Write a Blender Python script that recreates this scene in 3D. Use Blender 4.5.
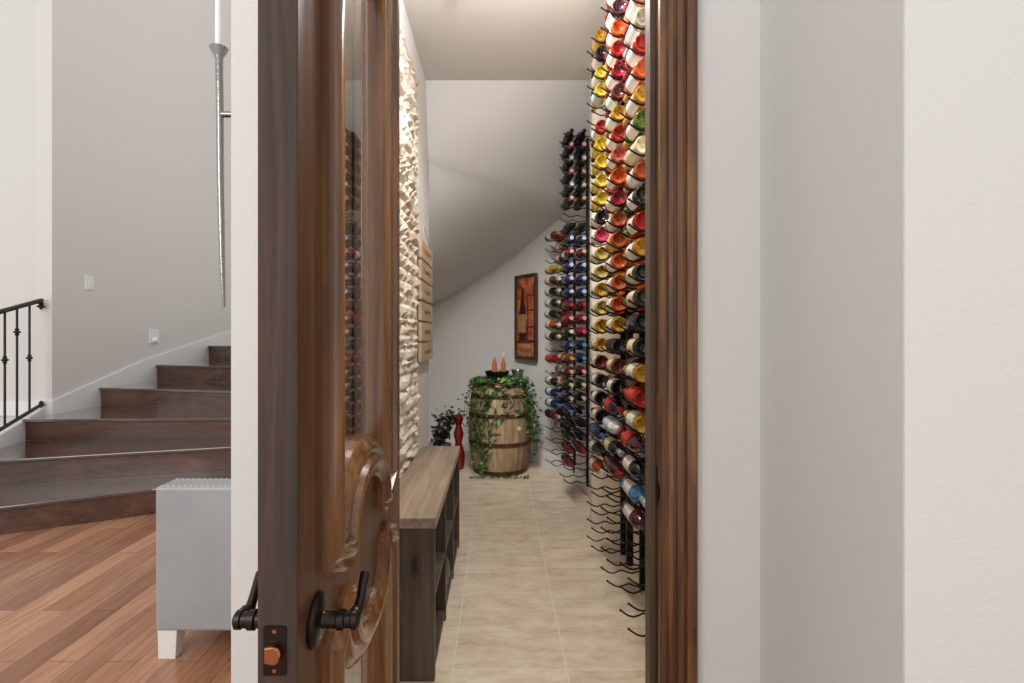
import bpy, math, random
from mathutils import Vector, Matrix
random.seed(11)
PI = math.pi
scene = bpy.context.scene
COL = scene.collection
for o in list(bpy.data.objects): bpy.data.objects.remove(o)

# ------------------------------------------------------------ camera, world, lights, exposure
cam = bpy.data.objects.new('camera', bpy.data.cameras.new('camera'))
COL.objects.link(cam)
cam.location = (0, 0, 1.38); cam.rotation_euler = (PI/2, 0, 0)
cam.data.sensor_width = 36.0; cam.data.lens = 36.0*520/1024
cam.data.shift_x = 14/1024; cam.data.shift_y = -6.5/1024
cam.data.clip_start = 0.05
scene.camera = cam
w = bpy.data.worlds.new('world'); scene.world = w; w.use_nodes = True
bg = w.node_tree.nodes['Background']
bg.inputs[0].default_value = (1.0, 0.995, 0.985, 1); bg.inputs[1].default_value = 0.95
scene.view_settings.view_transform = 'Standard'
scene.view_settings.look = 'None'
scene.view_settings.gamma = 1.0
scene.view_settings.exposure = 0.0
try: scene.view_settings.use_curve_mapping = False
except Exception: pass

def lamp(name, kind, loc, energy, color=(1, 1, 1), size=0.2, rot=(0, 0, 0), spot=None, blend=0.6, size_y=None):
    d = bpy.data.lights.new(name, kind); d.energy = energy; d.color = color
    if kind == 'AREA':
        d.size = size
        if size_y: d.shape = 'RECTANGLE'; d.size_y = size_y
    elif kind in ('POINT', 'SPOT'): d.shadow_soft_size = size
    if spot: d.spot_size = math.radians(spot); d.spot_blend = blend
    o = bpy.data.objects.new(name, d); COL.objects.link(o); o.location = loc; o.rotation_euler = rot
    return o
# daylight from the tall hall windows behind and left of the camera
lamp('hall_window_daylight', 'AREA', (-3.4, -2.2, 3.4), 120, (1.0, 0.98, 0.95), 3.0, (math.radians(62), 0, math.radians(-8)), size_y=3.0)
# recessed downlights in the wine room ceiling (fixtures built below)
DOWN = [(0.22, 1.95), (0.12, 2.75)]
for i, (x, y) in enumerate(DOWN):
    lamp('downlight_beam', 'SPOT', (x, y, 3.27), [38, 62][i], (1.0, 0.93, 0.84), 0.05, (0, 0, 0), 150, 0.8)

lamp('ceiling_fill_glow', 'POINT', (0.2, 2.3, 3.13), 36, (0.96, 0.98, 1.0), 0.09)  # unseen fill light added to brighten the ceiling and soffit
# unseen ceiling spot added to brighten the barrel corner (invented fixture built below)
SPOT = Vector((-0.12, 2.8, 3.25)); AIM = Vector((0.35, 5.6, 0.75))
lamp('barrel_fill_spot', 'SPOT', SPOT, 300, (1.0, 0.99, 0.965), 0.22, (AIM-SPOT).to_track_quat('-Z', 'Y').to_euler(), 56, 1.0)

# ------------------------------------------------------------ materials
def nodes(name):
    m = bpy.data.materials.new(name); m.use_nodes = True
    nt = m.node_tree; b = nt.nodes['Principled BSDF']
    return m, nt, b
def srgb(r, g, b):
    f = lambda c: (c/255/12.92) if c/255 <= 0.04045 else ((c/255+0.055)/1.055)**2.4
    return (f(r), f(g), f(b), 1)
def coords(nt, scale=(1, 1, 1), loc=(0, 0, 0), rot=(0, 0, 0), kind='Object'):
    tc = nt.nodes.new('ShaderNodeTexCoord'); mp = nt.nodes.new('ShaderNodeMapping')
    mp.inputs['Scale'].default_value = scale; mp.inputs['Location'].default_value = loc; mp.inputs['Rotation'].default_value = rot
    nt.links.new(tc.outputs[kind], mp.inputs['Vector']); return mp.outputs['Vector']
def ramp(nt, fac, stops):
    r = nt.nodes.new('ShaderNodeValToRGB'); e = r.color_ramp.elements
    e[0].position, e[0].color = stops[0]; e[1].position, e[1].color = stops[-1]
    for p, c in stops[1:-1]:
        n = e.new(p); n.color = c
    nt.links.new(fac, r.inputs['Fac']); return r.outputs['Color']
def noise(nt, vec, scale=5, detail=4, rough=0.55, dist=0):
    n = nt.nodes.new('ShaderNodeTexNoise'); n.inputs['Scale'].default_value = scale
    n.inputs['Detail'].default_value = detail; n.inputs['Roughness'].default_value = rough; n.inputs['Distortion'].default_value = dist
    nt.links.new(vec, n.inputs['Vector']); return n.outputs['Fac']
def bump(nt, b, h, strength=0.2, dist=0.01):
    bp = nt.nodes.new('ShaderNodeBump'); bp.inputs['Strength'].default_value = strength; bp.inputs['Distance'].default_value = dist
    nt.links.new(h, bp.inputs['Height']); nt.links.new(bp.outputs['Normal'], b.inputs['Normal'])
def plain(name, col, rough=0.5, metal=0, coat=0, trans=0, ior=None, c2=None, nscale=8, bs=None, bstr=0.2, stretch=(1, 1, 1)):
    m, nt, b = nodes(name)
    b.inputs['Base Color'].default_value = col; b.inputs['Roughness'].default_value = rough; b.inputs['Metallic'].default_value = metal
    b.inputs['Coat Weight'].default_value = coat; b.inputs['Transmission Weight'].default_value = trans
    if ior: b.inputs['IOR'].default_value = ior
    v = coords(nt, stretch)
    if c2 is not None:
        f = noise(nt, v, nscale, 5)
        nt.links.new(ramp(nt, f, [(0.35, col), (0.65, c2)]), b.inputs['Base Color'])
    if bs: bump(nt, b, noise(nt, v, bs, 3), bstr, 0.004)
    return m
def wood(name, dark, mid, light, axis='Z', rough=0.4, scale=1.0, coat=0.0, knots=True):
    m, nt, b = nodes(name)
    s = {'Z': (14, 14, 0.9), 'Y': (14, 0.9, 14), 'X': (0.9, 14, 14)}[axis]
    s = tuple(q*scale for q in s)
    v = coords(nt, s)
    f = noise(nt, v, 2.2, 6, 0.62, 0.6)
    v2 = coords(nt, tuple(q*0.22 for q in s)); f2 = noise(nt, v2, 2.0, 3, 0.5, 0.4)
    ma = nt.nodes.new('ShaderNodeMath'); ma.operation = 'MULTIPLY_ADD'; ma.inputs[1].default_value = 0.55
    nt.links.new(f, ma.inputs[0])
    mb = nt.nodes.new('ShaderNodeMath'); mb.operation = 'MULTIPLY'; mb.inputs[1].default_value = 0.45
    nt.links.new(f2, mb.inputs[0]); nt.links.new(mb.outputs[0], ma.inputs[2])
    c = ramp(nt, ma.outputs[0], [(0.33, dark), (0.5, mid), (0.68, light)])
    if knots:
        ks = {'Z': (5, 5, 1.6), 'Y': (5, 1.6, 5), 'X': (1.6, 5, 5)}[axis]
        vk = coords(nt, ks); vo = nt.nodes.new('ShaderNodeTexVoronoi'); vo.inputs['Scale'].default_value = 1.3
        nt.links.new(vk, vo.inputs['Vector'])
        kr = ramp(nt, vo.outputs['Distance'], [(0.05, (0.12, 0.09, 0.07, 1)), (0.13, (1, 1, 1, 1))])
        mx = nt.nodes.new('ShaderNodeMixRGB'); mx.blend_type = 'MULTIPLY'; mx.inputs[0].default_value = 0.8
        nt.links.new(c, mx.inputs[1]); nt.links.new(kr, mx.inputs[2]); c = mx.outputs[0]
    nt.links.new(c, b.inputs['Base Color'])
    b.inputs['Roughness'].default_value = rough; b.inputs['Coat Weight'].default_value = coat
    b.inputs['Coat Roughness'].default_value = 0.12
    bump(nt, b, f, 0.08, 0.003)
    return m

M = {}
def wallmat(name, col):
    return plain(name, col, 0.85, bs=120, bstr=0.32)
M['wall'] = wallmat('painted_drywall', srgb(220, 218, 214))
M['wallhall'] = wallmat('painted_drywall_hall', srgb(224, 220, 215))
M['wallret'] = wallmat('painted_drywall_shade_tint', srgb(208, 208, 206))  # same paint as wall; shade tone in the color counters warm floor bounce
M['ceil'] = plain('ceiling_paint', srgb(222, 221, 219), 0.9)
M['cream'] = wallmat('cream_drywall', srgb(225, 214, 196))
M['white'] = plain('white_trim_paint', srgb(236, 236, 236), 0.4)
M['door'] = wood('knotty_alder_stain', srgb(38, 22, 12), srgb(76, 46, 23), srgb(112, 72, 37), 'Z', 0.42)
M['edge'] = wood('door_edge_stain', srgb(42, 31, 25), srgb(66, 49, 41), srgb(94, 72, 60), 'Z', 0.8)
M['mould'] = wood('moulding_stain', srgb(48, 28, 14), srgb(96, 60, 31), srgb(142, 96, 54), 'Z', 0.22, coat=0.5, knots=False)
M['casing'] = wood('casing_stain', srgb(40, 25, 15), srgb(98, 64, 37), srgb(160, 112, 68), 'Z', 0.36)
M['stop'] = wood('door_stop_stain', srgb(78, 62, 48), srgb(98, 80, 64), srgb(112, 94, 78), 'Z', 0.5, knots=False)
M['bronze'] = plain('oil_rubbed_bronze', srgb(52, 46, 42), 0.28, 0.9)
M['copper'] = plain('worn_copper', srgb(176, 120, 84), 0.25, 1.0)
M['glass'] = plain('window_glass', (0.93, 0.97, 0.98, 1), 0.0, trans=1.0, ior=1.6)
M['iron'] = plain('black_iron', srgb(24, 23, 23), 0.42, 0.6)
M['rail_iron'] = plain('dark_wrought_iron', srgb(52, 48, 45), 0.5, 0.5)
M['gloss_wood'] = wood('stair_tread_wood', srgb(44, 28, 22), srgb(72, 47, 36), srgb(98, 68, 54), 'X', 0.12, coat=1.0, knots=False)
M['gloss_wood'].node_tree.nodes['Principled BSDF'].inputs['IOR'].default_value = 1.75
M['gloss_wood'].node_tree.nodes['Bump'].inputs['Strength'].default_value = 0.02
M['riser'] = wood('stair_riser_wood', srgb(52, 30, 20), srgb(84, 52, 36), srgb(112, 74, 54), 'X', 0.2, coat=0.5, knots=False)
M['riser'].node_tree.nodes['Principled BSDF'].inputs['IOR'].default_value = 1.6
M['bench'] = wood('grey_brown_board', srgb(50, 41, 33), srgb(78, 66, 54), srgb(108, 92, 76), 'Z', 0.5)
M['benchtop'] = wood('weathered_bench_top', srgb(112, 98, 84), srgb(152, 134, 116), srgb(182, 164, 144), 'Y', 0.45, knots=False)
M['leather'] = plain('grey_leather', srgb(150, 152, 155), 0.38, c2=srgb(162, 164, 166), nscale=3, bs=160, bstr=0.1)
M['nail'] = plain('nickel_nailhead', srgb(225, 225, 225), 0.2, 1.0)
M['legpaint'] = plain('cream_lacquer', srgb(232, 230, 224), 0.35)
M['steel'] = plain('hammered_silver', srgb(150, 149, 146), 0.16, 1.0, bs=30, bstr=0.6)
M['tube'] = plain('frosted_tube', srgb(250, 250, 252), 0.3)
M['plastic'] = plain('white_plastic', srgb(240, 240, 238), 0.3)
M['sign'] = wood('pale_plank', srgb(160, 134, 104), srgb(184, 160, 130), srgb(204, 184, 156), 'Y', 0.6, scale=0.8, knots=False)
M['engrave'] = plain('burnt_lettering', srgb(120, 86, 54), 0.7)
M['string'] = plain('jute_string', srgb(190, 180, 160), 0.9)
M['hoop'] = plain('rusty_hoop', srgb(70, 48, 38), 0.6, 0.6, c2=srgb(112, 76, 56), nscale=14)
M['leaf'] = plain('ivy_leaf', srgb(36, 80, 38), 0.45, c2=srgb(86, 132, 66), nscale=9)
M['leafy'] = plain('yellow_green_leaf', srgb(150, 190, 60), 0.45, c2=srgb(190, 205, 90), nscale=9)
M['leafdark'] = plain('dark_leaf', srgb(24, 38, 24), 0.45, c2=srgb(50, 64, 42), nscale=9)
M['stem'] = plain('vine_stem', srgb(70, 80, 40), 0.7)
M['redglaze'] = plain('red_glaze', srgb(120, 20, 16), 0.15, coat=0.6)
M['galv'] = plain('galvanized_metal', srgb(170, 172, 172), 0.3, 0.9)
M['bowl'] = plain('dark_metal_bowl', srgb(60, 52, 46), 0.35, 0.8)
M['frame'] = wood('picture_frame_wood', srgb(40, 26, 20), srgb(62, 42, 32), srgb(84, 58, 44), 'Z', 0.45, knots=False)
M['clear'] = plain('clear_glassware', (0.95, 0.95, 0.95, 1), 0.02, trans=0.9, ior=1.45)
M['lens'] = plain('downlight_lens', (1, 0.9, 0.78, 1), 0.4)
_b = M['lens'].node_tree.nodes['Principled BSDF']; _b.inputs['Emission Color'].default_value = (1, 0.85, 0.66, 1); _b.inputs['Emission Strength'].default_value = 6

# tile floor
m, nt, b = nodes('travertine_tile'); M['tile'] = m
v = coords(nt, (1, 1, 1), (0.182+0.0025, -2.143+0.467*5+0.0025, 0))
br = nt.nodes.new('ShaderNodeTexBrick'); br.offset = 0; br.squash = 1
br.inputs['Scale'].default_value = 1; br.inputs['Brick Width'].default_value = 0.467; br.inputs['Row Height'].default_value = 0.467
br.inputs['Mortar Size'].default_value = 0.0028; br.inputs['Mortar Smooth'].default_value = 0.1; br.inputs['Bias'].default_value = 0
br.inputs['Color1'].default_value = (0.0, 0, 0, 1); br.inputs['Color2'].default_value = (1, 1, 1, 1)
nt.links.new(v, br.inputs['Vector'])
v1 = coords(nt, (1.5, 3.4, 1)); f = noise(nt, v1, 3.0, 12, 0.74, 0.15)
c = ramp(nt, f, [(0.30, srgb(184, 160, 134)), (0.44, srgb(212, 193, 169)), (0.56, srgb(224, 209, 187)), (0.72, srgb(236, 226, 208))])
mxt = nt.nodes.new('ShaderNodeMixRGB'); mxt.blend_type = 'MULTIPLY'; mxt.inputs[0].default_value = 0.10
nt.links.new(c, mxt.inputs[1]); nt.links.new(br.outputs['Color'], mxt.inputs[2])
mx = nt.nodes.new('ShaderNodeMixRGB'); nt.links.new(br.outputs['Fac'], mx.inputs[0]); nt.links.new(mxt.outputs[0], mx.inputs[1]); mx.inputs[2].default_value = srgb(228, 216, 200)
nt.links.new(mx.outputs[0], b.inputs['Base Color']); b.inputs['Roughness'].default_value = 0.38
bump(nt, b, br.outputs['Fac'], -0.25, 0.002)
# plank floor
m, nt, b = nodes('hardwood_planks'); M['planks'] = m
v = coords(nt, (1, 1, 1), (0, 0, 0), (0, 0, PI/2))
br = nt.nodes.new('ShaderNodeTexBrick'); br.offset = 0.37
br.inputs['Scale'].default_value = 1; br.inputs['Brick Width'].default_value = 1.1; br.inputs['Row Height'].default_value = 0.127
br.inputs['Mortar Size'].default_value = 0.0012; br.inputs['Bias'].default_value = 0
br.inputs['Color1'].default_value = srgb(146, 98, 72); br.inputs['Color2'].default_value = srgb(196, 146, 112)
br.inputs['Mortar'].default_value = srgb(60, 36, 22)
nt.links.new(v, br.inputs['Vector'])
v1 = coords(nt, (16, 1.3, 1)); f = noise(nt, v1, 2, 7, 0.65, 0.8)
c = ramp(nt, f, [(0.3, (0.62, 0.55, 0.5, 1)), (0.55, (0.98, 0.96, 0.95, 1)), (0.75, (1.2, 1.18, 1.15, 1))])
mx = nt.nodes.new('ShaderNodeMixRGB'); mx.blend_type = 'MULTIPLY'; mx.inputs[0].default_value = 0.9
nt.links.new(br.outputs['Color'], mx.inputs[1]); nt.links.new(c, mx.inputs[2]); nt.links.new(mx.outputs[0], b.inputs['Base Color'])
b.inputs['Roughness'].default_value = 0.22; bump(nt, b, f, 0.06, 0.003)
# stone
m, nt, b = nodes('split_face_limestone'); M['stone'] = m
v = coords(nt); f = noise(nt, v, 9, 7, 0.6); f2 = noise(nt, v, 2.4, 2)
c = ramp(nt, f2, [(0.35, srgb(196, 182, 164)), (0.5, srgb(216, 207, 194)), (0.65, srgb(182, 166, 144))])
nt.links.new(c, b.inputs['Base Color']); b.inputs['Roughness'].default_value = 0.9; bump(nt, b, f, 1.0, 0.02)
# barrel staves
m, nt, b = nodes('oak_staves'); M['stave'] = m
tc = nt.nodes.new('ShaderNodeTexCoord'); sp = nt.nodes.new('ShaderNodeSeparateXYZ'); nt.links.new(tc.outputs['Object'], sp.inputs[0])
at = nt.nodes.new('ShaderNodeMath'); at.operation = 'ARCTAN2'; nt.links.new(sp.outputs['Y'], at.inputs[0]); nt.links.new(sp.outputs['X'], at.inputs[1])
mu = nt.nodes.new('ShaderNodeMath'); mu.operation = 'MULTIPLY'; mu.inputs[1].default_value = 26/(2*PI); nt.links.new(at.outputs[0], mu.inputs[0])
fl = nt.nodes.new('ShaderNodeMath'); fl.operation = 'FLOOR'; nt.links.new(mu.outputs[0], fl.inputs[0])
fr = nt.nodes.new('ShaderNodeMath'); fr.operation = 'FRACT'; nt.links.new(mu.outputs[0], fr.inputs[0])
wn = nt.nodes.new('ShaderNodeTexWhiteNoise'); wn.noise_dimensions = '1D'; nt.links.new(fl.outputs[0], wn.inputs['W'])
c = ramp(nt, wn.outputs['Value'], [(0.0, srgb(140, 116, 88)), (1.0, srgb(196, 172, 136))])
v1 = coords(nt, (10, 10, 1.2)); f = noise(nt, v1, 3, 6, 0.6)
c2 = ramp(nt, f, [(0.3, (0.5, 0.45, 0.4, 1)), (0.6, (1, 1, 1, 1))])
mx = nt.nodes.new('ShaderNodeMixRGB'); mx.blend_type = 'MULTIPLY'; mx.inputs[0].default_value = 0.9
nt.links.new(c, mx.inputs[1]); nt.links.new(c2, mx.inputs[2])
g = ramp(nt, fr.outputs[0], [(0.0, (0.2, 0.15, 0.1, 1)), (0.06, (1, 1, 1, 1))])
mx2 = nt.nodes.new('ShaderNodeMixRGB'); mx2.blend_type = 'MULTIPLY'; mx2.inputs[0].default_value = 1
nt.links.new(mx.outputs[0], mx2.inputs[1]); nt.links.new(g, mx2.inputs[2]); nt.links.new(mx2.outputs[0], b.inputs['Base Color'])
b.inputs['Roughness'].default_value = 0.7; bump(nt, b, f, 0.3, 0.004)

# ------------------------------------------------------------ mesh helpers
OFF = {}
class MB:
    def __init__(s): s.v = []; s.f = []
    def add(s, vs, fs):
        n = len(s.v); s.v += [Vector(p) for p in vs]; s.f += [tuple(i+n for i in q) for q in fs]; return s
    def box(s, x0, x1, y0, y1, z0, z1):
        return s.add([(x0,y0,z0),(x1,y0,z0),(x1,y1,z0),(x0,y1,z0),(x0,y0,z1),(x1,y0,z1),(x1,y1,z1),(x0,y1,z1)],
                     [(0,3,2,1),(4,5,6,7),(0,1,5,4),(1,2,6,5),(2,3,7,6),(3,0,4,7)])
    def prism(s, poly, a, b, axis='Z'):
        # poly 2D; axis Z: (x,y) ; X: (y,z) ; Y: (x,z)
        def P(p, t): return {'Z': (p[0],p[1],t), 'X': (t,p[0],p[1]), 'Y': (p[0],t,p[1])}[axis]
        n = len(poly)
        return s.add([P(p,a) for p in poly]+[P(p,b) for p in poly],
                     [tuple(range(n))[::-1], tuple(range(n,2*n))]+[(i,(i+1)%n,(i+1)%n+n,i+n) for i in range(n)])
    def lathe(s, prof, n=24, M4=None, cap=True):
        vs = []; fs = []
        for r, z in prof:
            for i in range(n):
                a = 2*PI*i/n; vs.append(Vector((r*math.cos(a), r*math.sin(a), z)))
        for j in range(len(prof)-1):
            for i in range(n):
                k = (i+1) % n; fs.append((j*n+i, j*n+k, (j+1)*n+k, (j+1)*n+i))
        if cap:
            fs.append(tuple(range(n))[::-1]); fs.append(tuple((len(prof)-1)*n+i for i in range(n)))
        if M4 is not None: vs = [M4 @ p for p in vs]
        return s.add(vs, fs)
    def tube(s, pts, r, n=8):
        pts = [Vector(p) for p in pts]; rs = r if isinstance(r, (list, tuple)) else [r]*len(pts)
        up = None; vs = []; fs = []
        for i, p in enumerate(pts):
            t = (pts[min(i+1, len(pts)-1)]-pts[max(i-1, 0)]).normalized()
            if up is None:
                up = Vector((0,0,1)) if abs(t.z) < 0.9 else Vector((1,0,0))
            a = t.cross(up).normalized(); bb = a.cross(t).normalized(); up = bb
            for k in range(n):
                q = 2*PI*k/n; vs.append(p+a*math.cos(q)*rs[i]+bb*math.sin(q)*rs[i])
        for i in range(len(pts)-1):
            for k in range(n):
                l = (k+1) % n; fs.append((i*n+k, i*n+l, (i+1)*n+l, (i+1)*n+k))
        fs.append(tuple(range(n))[::-1]); fs.append(tuple((len(pts)-1)*n+k for k in range(n)))
        return s.add(vs, fs)
    def ball(s, c, r, n=10, sc=(1,1,1)):
        prof = [(max(1e-4, r*math.sin(PI*i/(n//2+1))), -r*math.cos(PI*i/(n//2+1))) for i in range(n//2+2)]
        return s.lathe(prof, n, Matrix.Translation(c) @ Matrix.Diagonal((sc[0], sc[1], sc[2], 1)))
    def build(s, name, mat, parent=None, smooth=False, bevel=0, local=False, loc=None):
        me = bpy.data.meshes.new(name)
        if parent is not None and not local: off = OFF[parent.name]
        elif parent is None and not local:
            if loc is not None: off = Vector(loc)
            else:
                xs = [p.x for p in s.v]; ys = [p.y for p in s.v]; zs = [p.z for p in s.v]
                off = Vector(((min(xs)+max(xs))/2, (min(ys)+max(ys))/2, min(zs)))
        else: off = Vector((0,0,0))
        me.from_pydata([tuple(p-off) for p in s.v], [], s.f); me.update()
        import bmesh
        bm = bmesh.new(); bm.from_mesh(me); bmesh.ops.recalc_face_normals(bm, faces=bm.faces); bm.to_mesh(me); bm.free()
        me.materials.append(mat)
        o = bpy.data.objects.new(name, me); COL.objects.link(o)
        if parent is not None: o.parent = parent
        elif not local: o.location = off
        OFF[o.name] = off
        if smooth:
            for p in me.polygons: p.use_smooth = True
            try: me.set_sharp_from_angle(angle=math.radians(40))
            except Exception: pass
        if bevel:
            md = o.modifiers.new('bevel', 'BEVEL'); md.width = bevel; md.segments = 2; md.limit_method = 'ANGLE'
        return o
def tag(o, label=None, cat=None, group=None, kind=None):
    if label: o['label'] = label
    if cat: o['category'] = cat
    if group: o['group'] = group
    if kind: o['kind'] = kind
    return o
def empty(name, loc, label=None, cat=None, group=None, kind=None, rot=0):
    o = bpy.data.objects.new(name, None); COL.objects.link(o); o.location = loc; o.rotation_euler = (0, 0, rot)
    o.empty_display_size = 0.05
    OFF[o.name] = Vector(loc) if not rot else Vector((0,0,0))
    return tag(o, label, cat, group, kind)
def struct(o, label=None, cat=None): return tag(o, label, cat, kind='structure')

# ------------------------------------------------------------ setting
YD = 1.5                                   # plane of the doorway wall
HT = 8.2                                   # the hall is double height
struct(MB().box(-5.8, 3.2, -1.2, 9.3, -0.12, 0).build('floor', M['planks'], loc=(0,0,0)), 'hardwood plank floor of the hall and stair foot', 'floor')
struct(MB().box(-0.6, 1.0, 1.56, 4.12, -0.02, 0.004).box(-1.55, 1.0, 4.12, 6.5, -0.02, 0.004).build('floor', M['tile'], loc=(0,0,0)), 'beige stone tile floor of the wine room', 'floor')
struct(MB().box(-0.77, -0.365, YD, 1.61, 0, HT).build('wall_front', M['wall']), 'narrow white wall left of the open door', 'wall')
struct(MB().box(0.49, 0.90, YD, 1.61, 0, HT).box(-0.365, 0.49, YD, 1.61, 2.56, HT).build('wall_front', M['wall']), 'white wall right of and over the doorway', 'wall')
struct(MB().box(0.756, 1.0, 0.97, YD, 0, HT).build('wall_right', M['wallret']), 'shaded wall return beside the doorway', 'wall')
struct(MB().box(0.757, 3.2, 0.968, 1.1, 0, HT).build('wall_near', M['wall']), 'bright textured wall at the right edge facing the viewer', 'wall')
struct(MB().box(-0.77, -0.545, 1.61, 4.1, 0, HT).build('wall_left', M['wall']), 'white wall between hall and wine room, bare past the stone', 'wall')
struct(MB().box(0.79, 0.95, 1.61, 3.95, 0, 3.45).build('wall_right', M['cream']), 'wall carrying the near bottle racks', 'wall')
struct(MB().box(0.67, 0.80, 3.7, 3.78, 0, 3.32).build('wall_pier', M['cream']), 'short cream wall pier behind the near bottle racks', 'wall')
struct(MB().box(0.662, 0.80, 3.685, 3.70, 0.004, 0.145).build('baseboard_pier', M['cream']), 'white baseboard on the cream pier', 'baseboard')  # white board colored cream, warm light put into its color
struct(MB().box(-0.78, 0.95, 1.61, 3.92, 3.3, 3.4).build('ceiling', M['ceil']), 'flat ceiling of the wine room', 'ceiling')

PATH = [(0.78,3.8),(0.775,4.0),(0.78,4.25),(0.775,4.6),(0.735,4.9),(0.645,5.17),(0.495,5.43),(0.33,5.67),(0.17,5.88),(-0.05,6.05),(-0.3,6.17),(-0.56,6.25),(-0.85,6.3),(-1.45,6.32),(-1.55,5.4),(-1.5,4.2),(-0.75,4.1)]
def ribbon(path, z0, z1, th, mat, name):
    # wall standing on a path, thickness grows to the outer side (right of travel reversed)
    m = MB(); n = len(path); P = [Vector((p[0],p[1],0)) for p in path]
    outer = []
    for i in range(n):
        t = (P[min(i+1,n-1)]-P[max(i-1,0)]).normalized(); nn = Vector((t.y,-t.x,0)); outer.append(P[i]+nn*th)
    vs = []
    for i in range(n):
        for p in (P[i], outer[i]):
            vs += [(p.x,p.y,z0),(p.x,p.y,z1)]
    fs = []
    for i in range(n-1):
        a = 4*i; b = 4*(i+1)
        fs += [(a,b,b+1,a+1),(a+2,a+3,b+3,b+2),(a+1,b+1,b+3,a+3),(a,a+2,b+2,b)]
    fs += [(0,1,3,2),(4*n-4,4*n-2,4*n-1,4*n-3)]
    m.add(vs, fs); return m.build(name, mat, smooth=True)
struct(ribbon(PATH, 0, 3.35, 0.1, M['wall'], 'wall_back'), 'curved white wall under the stair behind the barrel', 'wall')
struct(ribbon(PATH[1:13], 0.004, 0.15, -0.014, M['white'], 'baseboard_back'), 'white baseboard along the curved wall', 'baseboard')
OUT = [(0.80,3.92,3.3),(0.80,4.2,3.20),(0.80,4.5,3.0),(0.765,4.9,2.70),(0.73,5.05,2.61),(0.67,5.2,2.55),(0.51,5.49,2.46),(0.23,5.83,2.296),(-0.04,6.05,2.144),(-0.36,6.21,1.963),(-0.77,6.31,1.754),(-1.55,6.36,1.4)]
INN = [(-0.56,3.92,3.3),(-0.56,3.98,3.06),(-0.56,4.03,2.9),(-0.56,4.06,2.8),(-0.56,4.08,2.76),(-0.56,4.10,2.72),(-0.58,4.11,2.6),(-0.62,4.12,2.45),(-0.68,4.13,2.3),(-0.76,4.13,2.1),(-0.95,4.13,1.9),(-1.55,4.13,1.55)]
def catm(P, n=5):
    out = []
    for i in range(len(P)-1):
        p0, p1, p2, p3 = [Vector(P[max(0,min(len(P)-1,j))]) for j in (i-1,i,i+1,i+2)]
        for k in range(n):
            t = k/n; out.append(0.5*((2*p1)+(-p0+p2)*t+(2*p0-5*p1+4*p2-p3)*t*t+(-p0+3*p1-3*p2+p3)*t*t*t))
    out.append(Vector(P[-1])); return out
A = catm(INN); B = catm(OUT); m = MB(); vs = []; fs = []; K = 12
for a, b_ in zip(A, B):
    for k in range(K+1): vs.append(a.lerp(b_, k/K))
nv = len(vs)
vs += [p+Vector((0,0,0.05)) for p in vs]
for i in range(len(A)-1):
    for k in range(K):
        q = (i*(K+1)+k, i*(K+1)+k+1, (i+1)*(K+1)+k+1, (i+1)*(K+1)+k); fs += [q, tuple(j+nv for j in q[::-1])]
m.add(vs, fs); struct(m.build('ceiling', M['ceil'], smooth=True, loc=(0,0,0)), 'curving sloped soffit under the stairs', 'ceiling')
# stair hall walls
struct(MB().box(-4.56, -4.4, 5.13, 9.2, 0, HT).build('wall_stair', M['wallhall']), 'tall grey wall rising beside the stairs', 'wall')
struct(MB().box(-5.8, -4.55, 5.135, 5.28, 0, HT).build('wall_far_left', M['wall']), 'bright wall behind the stair railing', 'wall')
struct(MB().box(-4.5, -0.6, 9.2, 9.3, 0, HT).build('wall_far', M['wallhall']), 'far wall at the top of the first stairs', 'wall')

# stone veneer: one mesh of split stones laid in uneven courses
rs = random.Random(5); m = MB(); z = 0.0
m.box(-0.55, -0.538, 1.62, 3.44, 0, 3.05)
while z < 3.04:
    h = min(rs.uniform(0.03, 0.085), 3.05-z); y = 1.62
    while y < 3.435:
        L = min(rs.uniform(0.06, 0.24), 3.44-y)
        if 3.44-(y+L) < 0.05: L = 3.44-y
        nz = max(2, int(h/0.022)); ny = max(3, int(L/0.03)); d = rs.uniform(0.004, 0.028); tz = rs.uniform(-0.007, 0.007); ty = rs.uniform(-0.01, 0.01)
        vs = []; fs = []
        for i in range(nz+1):
            for j in range(ny+1):
                u, w_ = j/ny, i/nz
                ed = min(min(u, 1-u)*L, min(w_, 1-w_)*h)
                x = -0.538 + (d+tz*(w_-.5)*2+ty*(u-.5)*2)*min(1, ed/0.012+0.1) + (rs.uniform(-0.004, 0.0045) if ed > 0.001 else -0.004)
                jy = rs.uniform(-.004,.004) if 0<j<ny else 0; jz = rs.uniform(-.004,.004)
                vs.append((x, y+u*L+jy, min(3.05, max(0, z+w_*h+jz))))
        for i in range(nz):
            for j in range(ny):
                q = i*(ny+1)+j; fs.append((q, q+1, q+ny+2, q+ny+1))
        m.add(vs, fs); y += L
    z += h
# the veneer's far end, seen edge on
struct(m.build('wall_stone', M['stone']), 'cream split-face stone veneer beside the bench', 'wall')

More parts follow.
